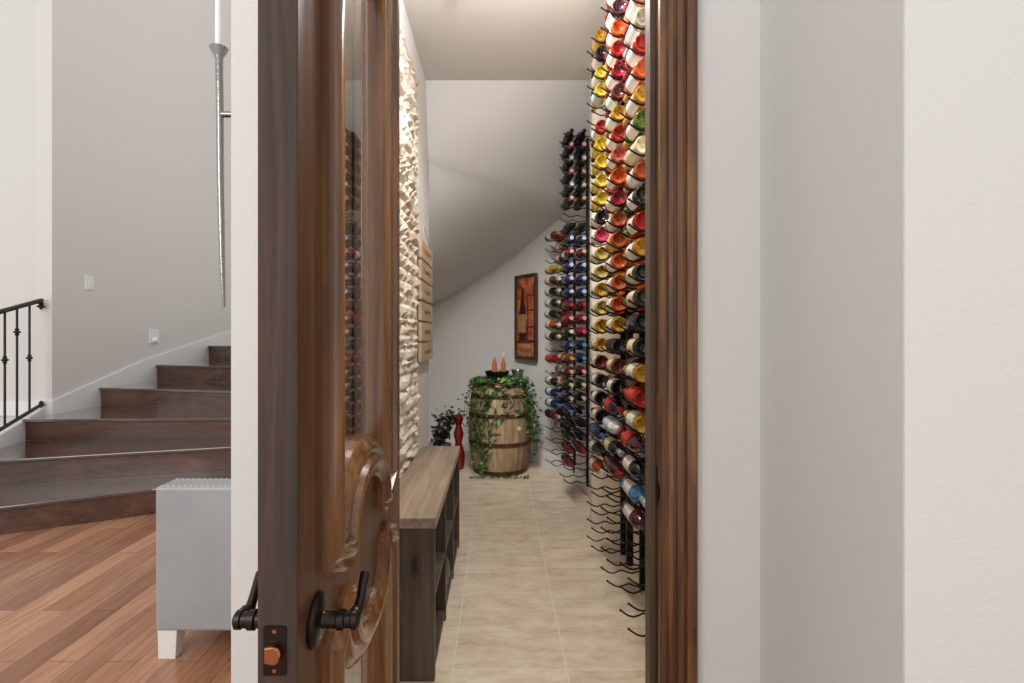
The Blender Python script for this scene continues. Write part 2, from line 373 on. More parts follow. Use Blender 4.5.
# ------------------------------------------------------------ doorway trim
# casing profile right: x from 0.47 to 0.574
def casing(x0, sgn, name, label):
    prof = [(0,0.0),(0,-0.018),(0.006,-0.024),(0.014,-0.024),(0.017,-0.017),(0.021,-0.017),(0.024,-0.022),(0.036,-0.026),(0.040,-0.018),(0.045,-0.018),(0.048,-0.024),
            (0.064,-0.027),(0.067,-0.020),(0.071,-0.020),(0.074,-0.030),(0.090,-0.034),(0.098,-0.034),(0.104,-0.028),(0.104,0.0)]
    pl = [(x0+sgn*u, YD+v) for u, v in prof]
    return struct(MB().prism(pl, 0, 2.66).build(name, M['casing'], bevel=0.0008), label, 'trim')
casing(0.462, 1, 'trim_1', 'stained wood door casing right of the doorway')
casing(-0.345, -1, 'trim_2', 'stained wood door casing left of the doorway')
jr = MB().box(0.472, 0.49, YD, 1.61, 0, 2.56).build('trim_3', M['casing']); struct(jr, 'right door jamb', 'trim')
tag(MB().box(0.455, 0.472, 1.557, 1.608, 0.004, 2.53).build('door_stop', M['stop'], jr, bevel=0.001))
sp_ = MB().box(0.469, 0.473, 1.508, 1.545, 0.87, 0.99).build('strike_plate', M['bronze'], jr)
MB().prism([(1.500,0.90),(1.50,0.96),(1.485,0.95),(1.480,0.93),(1.485,0.91)], 0.462, 0.472, 'X').build('strike_lip', M['bronze'], sp_)
jl = MB().box(-0.365, -0.345, YD, 1.61, 0, 2.56).box(-0.345, -0.328, 1.56, 1.608, 0.004, 2.53).build('trim_4', M['casing']); struct(jl, 'left door jamb behind the open door', 'trim')
struct(MB().box(-0.365, 0.49, YD, 1.61, 2.53, 2.56).build('trim_5', M['casing']), 'head jamb over the doorway', 'trim')

# ------------------------------------------------------------ the open door
XF, XB, Y0, Y1 = -0.286, -0.343, 0.742, 1.513
door = empty('door_1', (XB, Y1, 0), 'open knotty alder door with arched glass lites and bronze lever', 'door', kind='structure')
CY = (Y0+Y1)/2
def lite(top):
    # centreline of a lite's moulding in (y, z), counter-clockwise from bottom near corner
    pts = []
    if top:
        pts = [(0.892,1.022),(0.962,0.992)]
        for i in range(0, 17):
            a = PI-PI*i/16; pts.append((CY+0.152*math.cos(a), 0.998+0.117*math.sin(a)))
        pts += [(2*CY-0.962,0.992),(2*CY-0.892,1.022),(2*CY-0.892,2.30),(0.892,2.30)]
    else:
        pts = [(0.892,0.838),(0.962,0.868)]
        for i in range(0, 17):
            a = PI-PI*i/16; pts.append((CY+0.152*math.cos(a), 0.862-0.117*math.sin(a)))
        pts += [(2*CY-0.962,0.868),(2*CY-0.892,0.838),(2*CY-0.892,0.26),(0.892,0.26)]
    return pts
U, Lw = lite(True), lite(False)
dl = MB()
dl.prism([(Y0,0.01),(0.892,0.01),(0.892,2.52),(Y0,2.52)], XB, XF, 'X')
dl.build('stile', M['door'], door, bevel=0.002)
# darker latch edge of the stile
MB().box(XB+0.0008, XF-0.0008, Y0-0.0012, Y0+0.002, 0.012, 2.515).build('door_edge', M['edge'], door)
MB().prism([(2*CY-0.892,0.01),(Y1,0.01),(Y1,2.52),(2*CY-0.892,2.52)], XB, XF, 'X').build('stile', M['door'], door, bevel=0.002)
MB().box(XB, XF, 0.892, 2*CY-0.892, 2.30, 2.52).build('top_rail', M['door'], door)
MB().box(XB, XF, 0.892, 2*CY-0.892, 0.01, 0.26).build('bottom_rail', M['door'], door)
mid = U[:21]+Lw[:21][::-1]
mm = MB()
n = 21
# strip of quads between both curves (they share y order)
for fx in (XB+0.0005, XF-0.0005):
    vs = [(fx, p[0], p[1]) for p in U[:n]]+[(fx, p[0], p[1]) for p in Lw[:n]]
    mm.add(vs, [(i, i+1, n+i+1, n+i) for i in range(n-1)])
mm.build('lock_rail', M['door'], door)
def sweep(path, prof, x0, sgn):
    m = MB(); P = [Vector((p[0], p[1])) for p in path]; n = len(P); N = []
    for i in range(n):
        a = (P[i]-P[i-1]).normalized(); b = (P[(i+1) % n]-P[i]).normalized()
        na = Vector((-a.y, a.x)); nb = Vector((-b.y, b.x)); s = (na+nb); s.normalize()
        N.append(s/max(0.55, s.dot(na)))
    vs = []; k = len(prof)
    for i in range(n):
        for u, v in prof: q = P[i]+N[i]*u; vs.append((x0+sgn*v, q.x, q.y))
    fs = [(i*k+j, i*k+j+1, ((i+1) % n)*k+j+1, ((i+1) % n)*k+j) for i in range(n) for j in range(k-1)]
    return m.add(vs, fs)
PR = [(-0.046,0.0),(-0.045,0.012),(-0.038,0.016),(-0.032,0.012),(-0.028,0.016),(-0.020,0.023),(-0.008,0.026),(0.001,0.022),(0.004,0.009),(0.010,0.012),(0.020,0.014),(0.028,0.010),(0.034,0.003),(0.040,0.001),(0.046,-0.006),(0.046,-0.027)]
PRr = [(-u, v) for u, v in PR]
for path, lab in ((U, 'upper'), (Lw, 'lower')):
    for x0, sg in ((XF, 1), (XB, -1)):
        # orientation: outer side of the loop gets the high edge
        pth = path if lab == 'upper' else path
        area = sum(pth[i][0]*pth[(i+1) % len(pth)][1]-pth[(i+1) % len(pth)][0]*pth[i][1] for i in range(len(pth)))
        sweep(pth, PR if area > 0 else PRr, x0, sg).build('moulding', M['mould'], door, smooth=True)
    MB().prism(path, -0.3185, -0.3105, 'X').build('glass_pane', M['glass'], door)
# hardware
zl = 0.934; yl = 0.815
def rotx(c): return Matrix.Translation(c) @ Matrix.Rotation(PI/2, 4, 'Y')
for sg, x0 in ((1, XF), (-1, XB)):
    R = Matrix.Translation((x0, yl, zl)) @ Matrix.Rotation(sg*PI/2, 4, 'Y')
    h = MB().lathe([(0.041,0),(0.041,0.005),(0.037,0.009),(0.026,0.011),(0.018,0.013)], 28, R).build('lever_handle', M['bronze'], door, smooth=True)
    MB().lathe([(0.015,0.010),(0.0125,0.016),(0.0125,0.034),(0.0155,0.036),(0.0155,0.046),(0.0125,0.048),(0.0125,0.056),(0.0145,0.058),(0.0145,0.066),(0.009,0.07)], 20, R).build('neck', M['bronze'], h, smooth=True)
    pts = [(0,-0.008,0),(0,0.008,0.004),(0,0.022,0.004),(0,0.036,-0.004) if sg < 0 else (0,0.036,0.002),(0,0.056,0.014),(0,0.076,0.034),(0,0.094,0.048),(0,0.104,0.045)]
    MB().tube([(x0+sg*0.060, yl+p[1]*0.72, zl+p[2]*0.84) for p in pts], [0.006,0.0105,0.011,0.009,0.0075,0.0075,0.0085,0.005], 12).build('lever', M['bronze'], h, smooth=True)
lp = MB().prism([(XF-0.0475+a, b_) for a, b_ in [(0.002,0.896),(0.030,0.896),(0.032,0.898),(0.032,0.964),(0.030,0.966),(0.002,0.966),(0,0.964),(0,0.898)]], Y0-0.0035, Y0+0.001, 'Y').build('latch_plate', M['bronze'], door)
MB().prism([(XF-0.043,0.918),(XF-0.028,0.915),(XF-0.022,0.920),(XF-0.0195,0.929),(XF-0.022,0.938),(XF-0.030,0.942),(XF-0.043,0.940)], Y0-0.013, Y0-0.0035, 'Y').build('latch_bolt', M['copper'], lp, bevel=0.002)
for zz in (0.903, 0.959): MB().lathe([(0.003,0),(0.003,0.0008)], 10, Matrix.Translation((XF-0.0315, Y0-0.0035, zz)) @ Matrix.Rotation(PI/2, 4, 'X')).build('screw', M['copper'], lp)
for zz in (0.3, 1.2, 2.2):
    MB().lathe([(0.007,0),(0.007,0.1)], 12, Matrix.Translation((XB-0.004, Y1-0.002, zz))).build('hinge', M['bronze'], door, smooth=True)

# ------------------------------------------------------------ stairs
st = empty('staircase', (-3.4, 5, 0), 'curved dark brown wooden stairs rising beside the grey wall', 'staircase')
def at(x, y_d, z=None): return ((x-498)/520*y_d)
# nose lines: (left x,y) -> (right x,y), top height
ST = [((-4.15,3.15),(-3.44,3.555),(-2.65,3.985),(-2.1,4.15),(-1.75,4.22),0.2),
      ((-4.25,3.95),(-3.9,4.067),(-3.1,4.33),(-2.33,4.56),(-1.75,4.7),0.4),
      ((-4.40,4.80),(-3.9,4.83),(-3.1,4.85),(-2.48,4.87),(-1.75,4.95),0.6),
      ((-4.40,5.71),(-3.9,5.62),(-3.3,5.5),(-2.75,5.386),(-1.75,5.36),0.8),
      ((-4.40,6.66),(-4.0,6.5),(-3.6,6.4),(-3.2,6.28),(-1.75,6.0),1.0),
      ((-4.40,7.86),(-4.1,7.7),(-3.6,7.4),(-3.2,7.1),(-1.75,6.6),1.22)]
for i, s_ in enumerate(ST):
    front = list(s_[:-1]); z = s_[-1]
    if i+1 < len(ST): back = [(p[0], p[1]+0.03) for p in ST[i+1][:-1]]
    else: back = [(-4.40,9.18),(-1.75,9.18)]
    if i < 2: # flared bottom steps run left to the curb
        back = [(-4.33,4.55)]*1+back if i == 1 else back
    zp = ST[i-1][-1] if i else 0
    fr_ = [(p[0], p[1]+0.028) for p in front]
    poly = front+back[::-1]
    MB().prism(poly, z-0.028, z).build('tread', M['gloss_wood'], st, bevel=0.006)
    MB().prism(fr_+[(p[0], p[1]+0.02) for p in fr_][::-1], zp+0.0005, z-0.028).build('riser', M['riser'], st)
struct(MB().prism([(5.13,0.5),(5.75,0.60),(6.70,0.80),(7.90,1.0),(9.19,1.1),(9.19,1.55),(8.6,1.463),(6.445,1.07),(5.13,0.735)], -4.398, -4.38, 'X').build('baseboard_stair', M['white']), 'white skirt board climbing along the stairs', 'baseboard')
struct(MB().box(-5.8, -4.384, 5.112, 5.13, 0.585, 0.735).build('baseboard_far_left', M['white']), 'white baseboard behind the railing', 'baseboard')
# curb carrying the railing
R0 = Vector((-4.315,4.5)); R1 = Vector((-4.475,5.11)); dr = (R1-R0)
def rl(t): return R0+dr*t
def zb(t): return 0.558+0.145*t
def zt(t): return 1.579+0.145*t
ca, cb = rl(-1.2), rl(1.0); nn = Vector((-dr.y, dr.x)).normalized()*0.06
vs = [(ca.x-nn.x*0.2,ca.y-nn.y*0.2,0),(cb.x-nn.x*0.2,cb.y-nn.y*0.2,0),(cb.x+nn.x*1.8,cb.y+nn.y*1.8,0),(ca.x+nn.x*1.8,ca.y+nn.y*1.8,0)]
tops = [zb(-1.2)-0.045, zb(1)-0.045, zb(1)-0.045, zb(-1.2)-0.045]
struct(MB().add(vs+[(v_[0],v_[1],t_) for v_, t_ in zip(vs, tops)], [(0,3,2,1),(4,5,6,7),(0,1,5,4),(1,2,6,5),(2,3,7,6),(3,0,4,7)]).build('trim_6', M['white']), 'white curb under the stair railing', 'trim')
ra = empty('stair_railing', (R1.x, R1.y, 0.65), 'black iron stair railing with knuckled balusters at left edge', 'railing')
MB().tube([(rl(t).x, rl(t).y, zt(t)) for t in (-1.2,0,0.5,0.97)], 0.021, 10).build('handrail', M['rail_iron'], ra, smooth=True)
MB().tube([(rl(t).x, rl(t).y, zb(t)) for t in (-1.2,0,0.5,0.97)], 0.017, 6).build('bottom_rail', M['rail_iron'], ra)
def star(c, r):
    m = MB(); m.lathe([(0.004,-0.035*r),(0.012*r,-0.02*r),(0.036*r,-0.004*r),(0.014*r,0.012*r),(0.024*r,0.02*r),(0.006,0.045*r)], 10, Matrix.Translation(c)); return m
star((rl(0.96).x, rl(0.96).y, zt(0.96)-0.055), 1.1).build('finial', M['rail_iron'], ra, smooth=True)
star((rl(0.96).x, rl(0.96).y, zb(0.96)), 0.9).build('finial', M['rail_iron'], ra, smooth=True)
def t_of_px(px):
    lo, hi = -1.5, 1.2
    for _ in range(40):
        mt = (lo+hi)/2; p = rl(mt); x = 498+520*p.x/p.y
        if x < px: lo = mt
        else: hi = mt
    return lo
for i, (px, ky) in enumerate([(29.5,358),(17,332),(4.8,360),(-8,332),(-21,360),(-36,332)]):
    t = t_of_px(px); p = rl(t)
    bo = MB().tube([(p.x,p.y,zb(t)),(p.x,p.y,zt(t))], 0.0095, 6).build('baluster', M['rail_iron'], ra)
    zk = 1.38-(ky-335)*p.y/520
    MB().lathe([(0.010,-0.036),(0.018,-0.026),(0.012,-0.016),(0.032,0.0),(0.012,0.016),(0.018,0.026),(0.010,0.036)], 10, Matrix.Translation((p.x,p.y,zk))).build('knuckle', M['rail_iron'], bo, smooth=True)

# wall plates
def wall_y(px): return 4.4*520/(498-px)
sw = empty('light_switch', (-4.4, 5.6, 1.86), 'white rocker light switch plate on the grey stair wall', 'light switch')
MB().box(-4.4,-4.392,5.535,5.66,1.865,2.015).build('cover_plate', M['plastic'], sw, bevel=0.003)
MB().box(-4.393,-4.387,5.575,5.62,1.885,1.96).build('rocker', M['plastic'], sw, bevel=0.003)
sw = empty('night_light', (-4.4, 6.65, 1.27), 'small white plug-in night light above the stair skirt board', 'night light')
MB().box(-4.4,-4.385,6.55,6.74,1.27,1.45).build('housing', M['plastic'], sw, bevel=0.006)
MB().ball((-4.382,6.645,1.315), 0.045, 12, (0.5,1.2,0.8)).build('diffuser', M['tube'], sw, smooth=True)

# ------------------------------------------------------------ grey armchair, side arm towards the viewer
ac = empty('armchair', (-1.12, 2.7, 0), 'grey leather armchair with nailhead arm tops behind the hall wall', 'armchair')
ax0, ax1 = -1.455, -0.80
for y0 in (2.205, 3.0):
    a_ = MB().box(ax0, ax1, y0, y0+0.14, 0.122, 0.735).build('arm', M['leather'], ac, bevel=0.012)
    nl = MB()
    for yy in (y0+0.018, y0+0.122):
        k = 0
        while ax0+0.02+k*0.0245 < ax1-0.02:
            nl.ball((ax0+0.02+k*0.0245, yy, 0.7355), 0.0065, 8, (1,1,0.5)); k += 1
    tag(nl.build('nailhead_trim', M['nail'], a_, smooth=True), 'silver nailhead rows along the arm top')
MB().box(ax0+0.02, -0.98, 2.345, 3.0, 0.13, 0.33).build('seat_base', M['leather'], ac, bevel=0.012)
MB().box(ax0+0.01, -0.97, 2.35, 2.995, 0.33, 0.46).build('seat_cushion', M['leather'], ac, bevel=0.03)
MB().box(-0.98, ax1, 2.345, 3.0, 0.13, 0.80).build('backrest', M['leather'], ac, bevel=0.03)
for x in (ax0+0.006, ax1-0.085):
    for y0, sg in ((2.212, 1), (3.132, -1)):
        s1 = 0.075; s2 = 0.05
        vs = [(x,y0,0.124),(x+s1*1.1,y0,0.124),(x+s1*1.1,y0+sg*s1,0.124),(x,y0+sg*s1,0.124),(x+0.002,y0+0.002*sg,0),(x+s1,y0+0.002*sg,0),(x+s1,y0+sg*s2,0),(x+0.002,y0+sg*s2,0)]
        MB().add(vs, [(0,1,2,3),(4,7,6,5),(0,4,5,1),(1,5,6,2),(2,6,7,3),(3,7,4,0)]).build('leg', M['legpaint'], ac, bevel=0.002)

# ------------------------------------------------------------ hanging light of hammered rods
ch = empty('chandelier', (-1.2, 3.0, 1.5), 'polished hammered metal rod chandelier hanging in the stair hall', 'chandelier')
xx = -1.612
rp = [(xx+0.004,3.0,3.02),(xx+0.004,3.0,2.9),(xx+0.008,3.0,2.6),(xx+0.010,3.0,2.3),(xx+0.016,3.0,2.0),(xx+0.022,3.0,1.75),(xx+0.030,3.0,1.54)]
MB().tube(rp, [0.023,0.021,0.0205,0.019,0.018,0.015,0.010], 10).build('spike', M['steel'], ch, smooth=True)
MB().lathe([(0.018,2.955),(0.026,2.985),(0.048,3.025),(0.052,3.035),(0.044,3.04),(0.02,3.03)], 14, Matrix.Translation((xx+0.002,3.0,0)) @ Matrix.Rotation(0.0,4,'X')).build('cup', M['steel'], ch, smooth=True)
MB().tube([(xx-0.002,3.0,3.03),(xx-0.002,3.0,3.75)], 0.016, 14).build('light_tube', M['tube'], ch, smooth=True)
MB().tube([(xx+0.01,3.0,2.652),(-1.4,3.0,2.652),(-1.2,3.0,2.652)], 0.017, 10).build('cross_arm', M['steel'], ch, smooth=True)
MB().tube([(-1.2,3.0,2.1),(-1.2,3.0,5.5)], 0.02, 10).build('centre_stem', M['steel'], ch, smooth=True)

# ------------------------------------------------------------ bench against the stone
be = empty('bench', (-0.38, 2.75, 0.004), 'long grey-brown wooden bench with open shelves along the stone wall', 'bench')
bx0, bx1, by0, by1, bz = -0.495, -0.252, 2.062, 3.40, 0.655
tag(MB().box(bx0, bx1+0.006, by0-0.004, by1, bz-0.042, bz).build('bench_top', M['benchtop'], be, bevel=0.003), 'pale weathered bench top')
for y in (by0, 2.50, 2.93, by1-0.035): MB().box(bx0+0.003, bx1, y, y+0.034, 0.004, bz-0.042).build('side_panel', M['bench'], be, bevel=0.002)
MB().box(bx0, bx0+0.012, by0, by1, 0.02, bz-0.042).build('back_panel', M['bench'], be)
for (ya, yb) in ((by0+0.034, 2.5), (2.534, 2.93), (2.964, by1-0.035)):
    for zz in (0.03, 0.31): MB().box(bx0+0.012, bx1-0.004, ya, yb, zz, zz+0.028).build('shelf', M['bench'], be, bevel=0.002)
for i, (y, lab) in enumerate([(2.66,'nearest of the clear glass carafes on the bench bottom shelf'),(2.75,'middle of the clear glass carafes on the bench bottom shelf'),(2.84,'farthest of the clear glass carafes on the bench bottom shelf')]):
    o = MB().lathe([(0.034,0.0),(0.038,0.01),(0.038,0.07),(0.022,0.11),(0.012,0.14),(0.014,0.17),(0.010,0.17),(0.008,0.14)], 16, Matrix.Translation((-0.30, y, 0.058))).build('carafe', M['clear'], smooth=True)
    tag(o, lab, 'carafe', 'carafes on the bench shelf')

# ------------------------------------------------------------ plank sign on the left wall
sg_ = empty('hanging_sign', (-0.545, 3.78, 1.3), 'hanging sign of six pale wooden planks on the white wall', 'sign')
zt0 = 2.03; hh = 0.128; gp = 0.013
rs = random.Random(3)
for k in range(6):
    z1 = zt0-k*(hh+gp); z0 = z1-hh
    p = MB().box(-0.535, -0.512, 3.49, 4.075, z0, z1).build('plank', M['sign'], sg_, bevel=0.002)
    m = MB(); y = 3.60; pts = []
    n = rs.randint(14, 22)
    for i in range(n*4):
        a = i*0.8; pts.append((-0.5115, 3.62+0.33*i/(n*4)+0.012*math.sin(a*1.9), (z0+z1)/2+0.022*math.sin(a)*(0.6+0.4*math.sin(a*0.37+k))))
    m.tube(pts, 0.0018, 4); tag(m.build('lettering', M['engrave'], p), 'faint burnt script on the plank')
MB().tube([(-0.524,3.55,zt0),(-0.538,3.78,zt0+0.16),(-0.524,4.02,zt0)], 0.003, 6).tube([(-0.524,3.53,zt0),(-0.524,3.53,zt0-0.83)], 0.0025, 6).tube([(-0.524,4.04,zt0),(-0.524,4.04,zt0-0.83)], 0.0025, 6).build('string', M['string'], sg_)

# ------------------------------------------------------------ picture on the curved wall
pa = Vector((0.206, 5.80)); pb = Vector((0.415, 5.475))   # left and right bottom ends just off the wall
ang = math.atan2(pb.y-pa.y, pb.x-pa.x); PW = (pb-pa).length; PH = 0.915
pic = empty('framed_picture', (pa.x, pa.y, 1.12), 'tall narrow framed picture of a dark wine bottle on curved wall', 'picture', rot=ang)
fmb = MB()
for (a, b_, c_, d_) in ((0,PW,0,0.028),(0,PW,PH-0.028,PH),(0,0.028,0.028,PH-0.028),(PW-0.028,PW,0.028,PH-0.028)): fmb.box(a,b_,-0.03,0.005,c_,d_)
fmb.build('frame', M['frame'], pic, local=True, bevel=0.003)
m_, nt, b = nodes('rust_painting'); v = coords(nt, (5,1,3)); f = noise(nt, v, 2.2, 6, 0.6, 1.2)
nt.links.new(ramp(nt, f, [(0.3, srgb(88,30,14)), (0.5, srgb(176,84,40)), (0.7, srgb(226,150,92))]), b.inputs['Base Color']); b.inputs['Roughness'].default_value = 0.5
cv = MB().box(0.02,PW-0.02,-0.012,0.003,0.02,PH-0.02).build('canvas', m_, pic, local=True)
pd = plain('painted_dark', srgb(44,20,14), 0.4); pm = plain('painted_mortar', srgb(60,30,18), 0.6); plb = plain('painted_label', srgb(190,150,104), 0.6, c2=srgb(150,108,66), nscale=12)
pr = plain('painted_rust', srgb(196,104,70), 0.6, c2=srgb(150,60,40), nscale=10); pc = plain('painted_crate', srgb(206,140,80), 0.6, c2=srgb(164,96,48), nscale=10)
bw = 0.062; bc = 0.135
sil = [(bc-bw,0.2),(bc+bw,0.2),(bc+bw,0.50),(bc+0.05,0.56),(bc+0.022,0.62),(bc+0.019,0.74),(bc+0.026,0.745),(bc+0.026,0.77),(bc-0.026,0.77),(bc-0.026,0.745),(bc-0.019,0.74),(bc-0.022,0.62),(bc-0.05,0.56),(bc-bw,0.50)]
MB().prism(sil, -0.015, -0.012, 'Y').build('painted_bottle', pd, cv, local=True)
MB().box(bc-bw,bc+bw,-0.0165,-0.015,0.285,0.485).build('painted_bottle_label', plb, cv, local=True)
mr = MB()
for z in (0.19,0.34,0.52,0.68): mr.box(0.225,PW-0.028,-0.014,-0.012,z,z+0.014)
mr.box(0.222,0.234,-0.014,-0.012,0.19,0.69); mr.box(0.028,PW-0.028,-0.014,-0.012,0.178,0.192)
mr.build('painted_joints', pm, cv, local=True)
for z in (0.205,0.355,0.535): MB().box(0.238,PW-0.034,-0.0155,-0.012,z,z+0.125).build('painted_block', pr, cv, local=True)
MB().box(0.045,PW-0.045,-0.0155,-0.012,0.045,0.165).build('painted_crate', pc, cv, local=True)
pts = [(0.075+0.24*i/40, -0.0165, 0.10+0.022*math.sin(i*0.9)*(1 if i % 9 else 1.8)) for i in range(41)]
MB().tube(pts, 0.004, 4).build('painted_script', pd, cv, local=True)

# ------------------------------------------------------------ barrel and what stands on it
BX, BY = 0.02, 5.30
ba = empty('wine_barrel', (BX, BY, 0.004), 'old oak wine barrel with rusty hoops standing in the curved corner', 'barrel')
def rb(z): return 0.262+0.058*(1-((z-0.455)/0.455)**2)
prof = [(0.22,0.03),(0.25,0.03),(0.25,0.0)]+[(rb(z), z) for z in [i*0.91/20 for i in range(21)]]+[(0.245,0.91),(0.242,0.885)]
Tb = Matrix.Translation((BX,BY,0.004))
MB().lathe(prof, 52, Tb).build('staves', M['stave'], ba, smooth=True)
MB().lathe([(0.24,0.87),(0.24,0.885)], 40, Tb).build('barrel_head', M['stave'], ba)
for z, h in ((0.0,0.05),(0.29,0.04),(0.57,0.04),(0.755,0.035),(0.86,0.05)):
    MB().lathe([(rb(z)+0.001,z),(rb(z)+0.005,z),(rb(z+h)+0.005,z+h),(rb(z+h)+0.001,z+h)], 52, Tb, cap=False).build('hoop', M['hoop'], ba, smooth=True)
a0 = -PI/2+0.62; pz = 0.47
MB().lathe([(0.022,-0.004),(0.022,0.006),(0.016,0.009)], 14, Matrix.Translation((BX+rb(pz)*math.cos(a0), BY+rb(pz)*math.sin(a0), pz)) @ Matrix.Rotation(a0, 4, 'Z') @ Matrix.Rotation(PI/2, 4, 'Y')).build('bung', plain('pale_bung', srgb(225,200,160), 0.6), ba, smooth=True)
zt_ = 0.895
tag(MB().lathe([(0.07,0),(0.10,0.05),(0.125,0.115),(0.13,0.12),(0.122,0.117),(0.095,0.05),(0.06,0.04)], 24, Matrix.Translation((BX-0.03,BY-0.03,zt_))).build('bowl', M['bowl'], smooth=True), 'dark round metal bowl on the barrel top', 'bowl')
bk = empty('ice_bucket', (BX+0.18,BY-0.04,zt_), 'shiny small metal bucket at right on the barrel top', 'bucket')
MB().lathe([(0.045,0),(0.062,0.13),(0.066,0.132),(0.064,0.136),(0.058,0.13),(0.042,0.006)], 24, Matrix.Translation((BX+0.18,BY-0.04,zt_))).build('pail', M['galv'], bk, smooth=True)
MB().tube([(BX+0.18-0.062*math.cos(a), BY-0.04-0.02*math.sin(a), zt_+0.125-0.03*math.sin(a)) for a in [PI*i/10 for i in range(11)]], 0.002, 6).build('bail_handle', M['galv'], bk)
rose = plain('rose_wine_glass', srgb(214,128,78), 0.08, coat=0.5, trans=0.35)
foil = plain('pale_foil', srgb(214,190,170), 0.3, 0.4)
for x, lab in ((BX-0.055,'left of two small pink bottles standing in the dark bowl'),(BX+0.035,'right of two small pink bottles standing in the dark bowl')):
    q = empty('small_bottle', (x,BY-0.03,zt_+0.042), lab, 'bottle', 'small bottles in the bowl on the barrel')
    MB().lathe([(0.024,0),(0.026,0.01),(0.026,0.14),(0.012,0.19),(0.010,0.215)], 16, Matrix.Translation((x,BY-0.03,zt_+0.042))).build('glass', rose, q, smooth=True)
    MB().lathe([(0.0115,0.21),(0.0115,0.255),(0.008,0.26)], 12, Matrix.Translation((x,BY-0.03,zt_+0.042))).build('capsule', foil, q, smooth=True)
# ivy
def leaf(m, p, size, rn):
    a = rn.uniform(0, 2*PI); t = rn.uniform(-1.1, 1.1); q = rn.uniform(-0.8, 0.8)
    R = Matrix.Rotation(a, 3, 'Z') @ Matrix.Rotation(t, 3, 'X') @ Matrix.Rotation(q, 3, 'Y')
    sh = [(0,0,0),(0.35,0.12,0.03),(0.55,0.45,0.06),(0.22,0.5,0.0),(0,1,-0.08),(-0.22,0.5,0.0),(-0.55,0.45,0.06),(-0.35,0.12,0.03)]
    m.add([Vector(p)+R @ (Vector(s_)*size) for s_ in sh], [(0,1,2,3),(0,3,4,5),(0,5,6,7)])
iv = empty('ivy_plant', (BX, BY, zt_), 'green ivy trailing from the barrel top down its sides', 'plant')
rn = random.Random(9); gl = MB(); yl_ = MB(); sm = MB()
for i in range(330):
    a = rn.uniform(0, 2*PI); r = rn.uniform(0.13, 0.285)
    leaf(gl, (BX+r*math.cos(a), BY+r*math.sin(a), 0.905+rn.uniform(0, 0.07)*(1.1-r/0.3)+0.01), rn.uniform(0.036, 0.06), rn)
for i in range(70):
    leaf(yl_, (BX+rn.gauss(0.02,0.05), BY-0.2+rn.gauss(0,0.04), 0.90+rn.uniform(-0.03,0.06)), rn.uniform(0.026,0.04), rn)
def strand(a, length, n, spread=0.05, out=0.0):
    pts = []; zz = 0.915; aa = a; steps = 14
    for i in range(steps+1):
        z = zz-length*i/steps; zc = max(0.02, min(0.9, z)); aa = a+0.12*math.sin(i*0.7+a*3)
        r = rb(zc)+0.018+out*(i/steps)
        pts.append(Vector((BX+r*math.cos(aa), BY+r*math.sin(aa), max(0.02, z))))
    sm.tube(pts, 0.0022, 5)
    for i in range(int(n*1.25)):
        p = pts[rn.randint(0, steps)]+Vector((rn.gauss(0,spread), rn.gauss(0,spread*0.4)-0.005, rn.gauss(0,0.02)))
        d = Vector((p.x-BX, p.y-BY)); rr = rb(max(0.02, min(0.9, p.z)))+0.012
        if d.length < rr: d = d.normalized()*rr; p.x, p.y = BX+d.x, BY+d.y
        if p.z > 0.02: leaf(gl, p, rn.uniform(0.028, 0.047), rn)
for a, L, n, s_, ou in [(-2.95,0.30,26,0.03,0.04),(-2.7,0.45,30,0.03,0.03),(-2.5,0.62,40,0.035,0),(-2.3,0.80,62,0.04,0),(-2.12,0.82,70,0.04,0),(-1.95,0.7,52,0.04,0),(-1.75,0.45,26,0.03,0),
                     (-1.45,0.25,16,0.03,0),(-1.25,0.32,14,0.03,0),(-1.0,0.3,14,0.03,0),(-0.62,0.45,36,0.03,0.01),(-0.42,0.66,60,0.03,0.03),(-0.22,0.7,56,0.03,0.05),(0.0,0.6,40,0.03,0.06)]:
    strand(a, L, n, s_, ou)
sm.build('stems', M['stem'], iv); gl.build('foliage', M['leaf'], iv); tag(yl_.build('foliage', M['leafy'], iv), 'yellow-green leaves at the front')
fl_ = MB()
for i in range(60): leaf(fl_, (BX+rn.uniform(-0.28,0.28), BY-0.27-rn.uniform(0,0.09), 0.012+rn.uniform(0,0.012)), 0.03, rn)
tag(fl_.build('fallen_leaves', M['leaf']), 'loose ivy leaves on the floor at the barrel foot', 'leaves', kind='stuff')
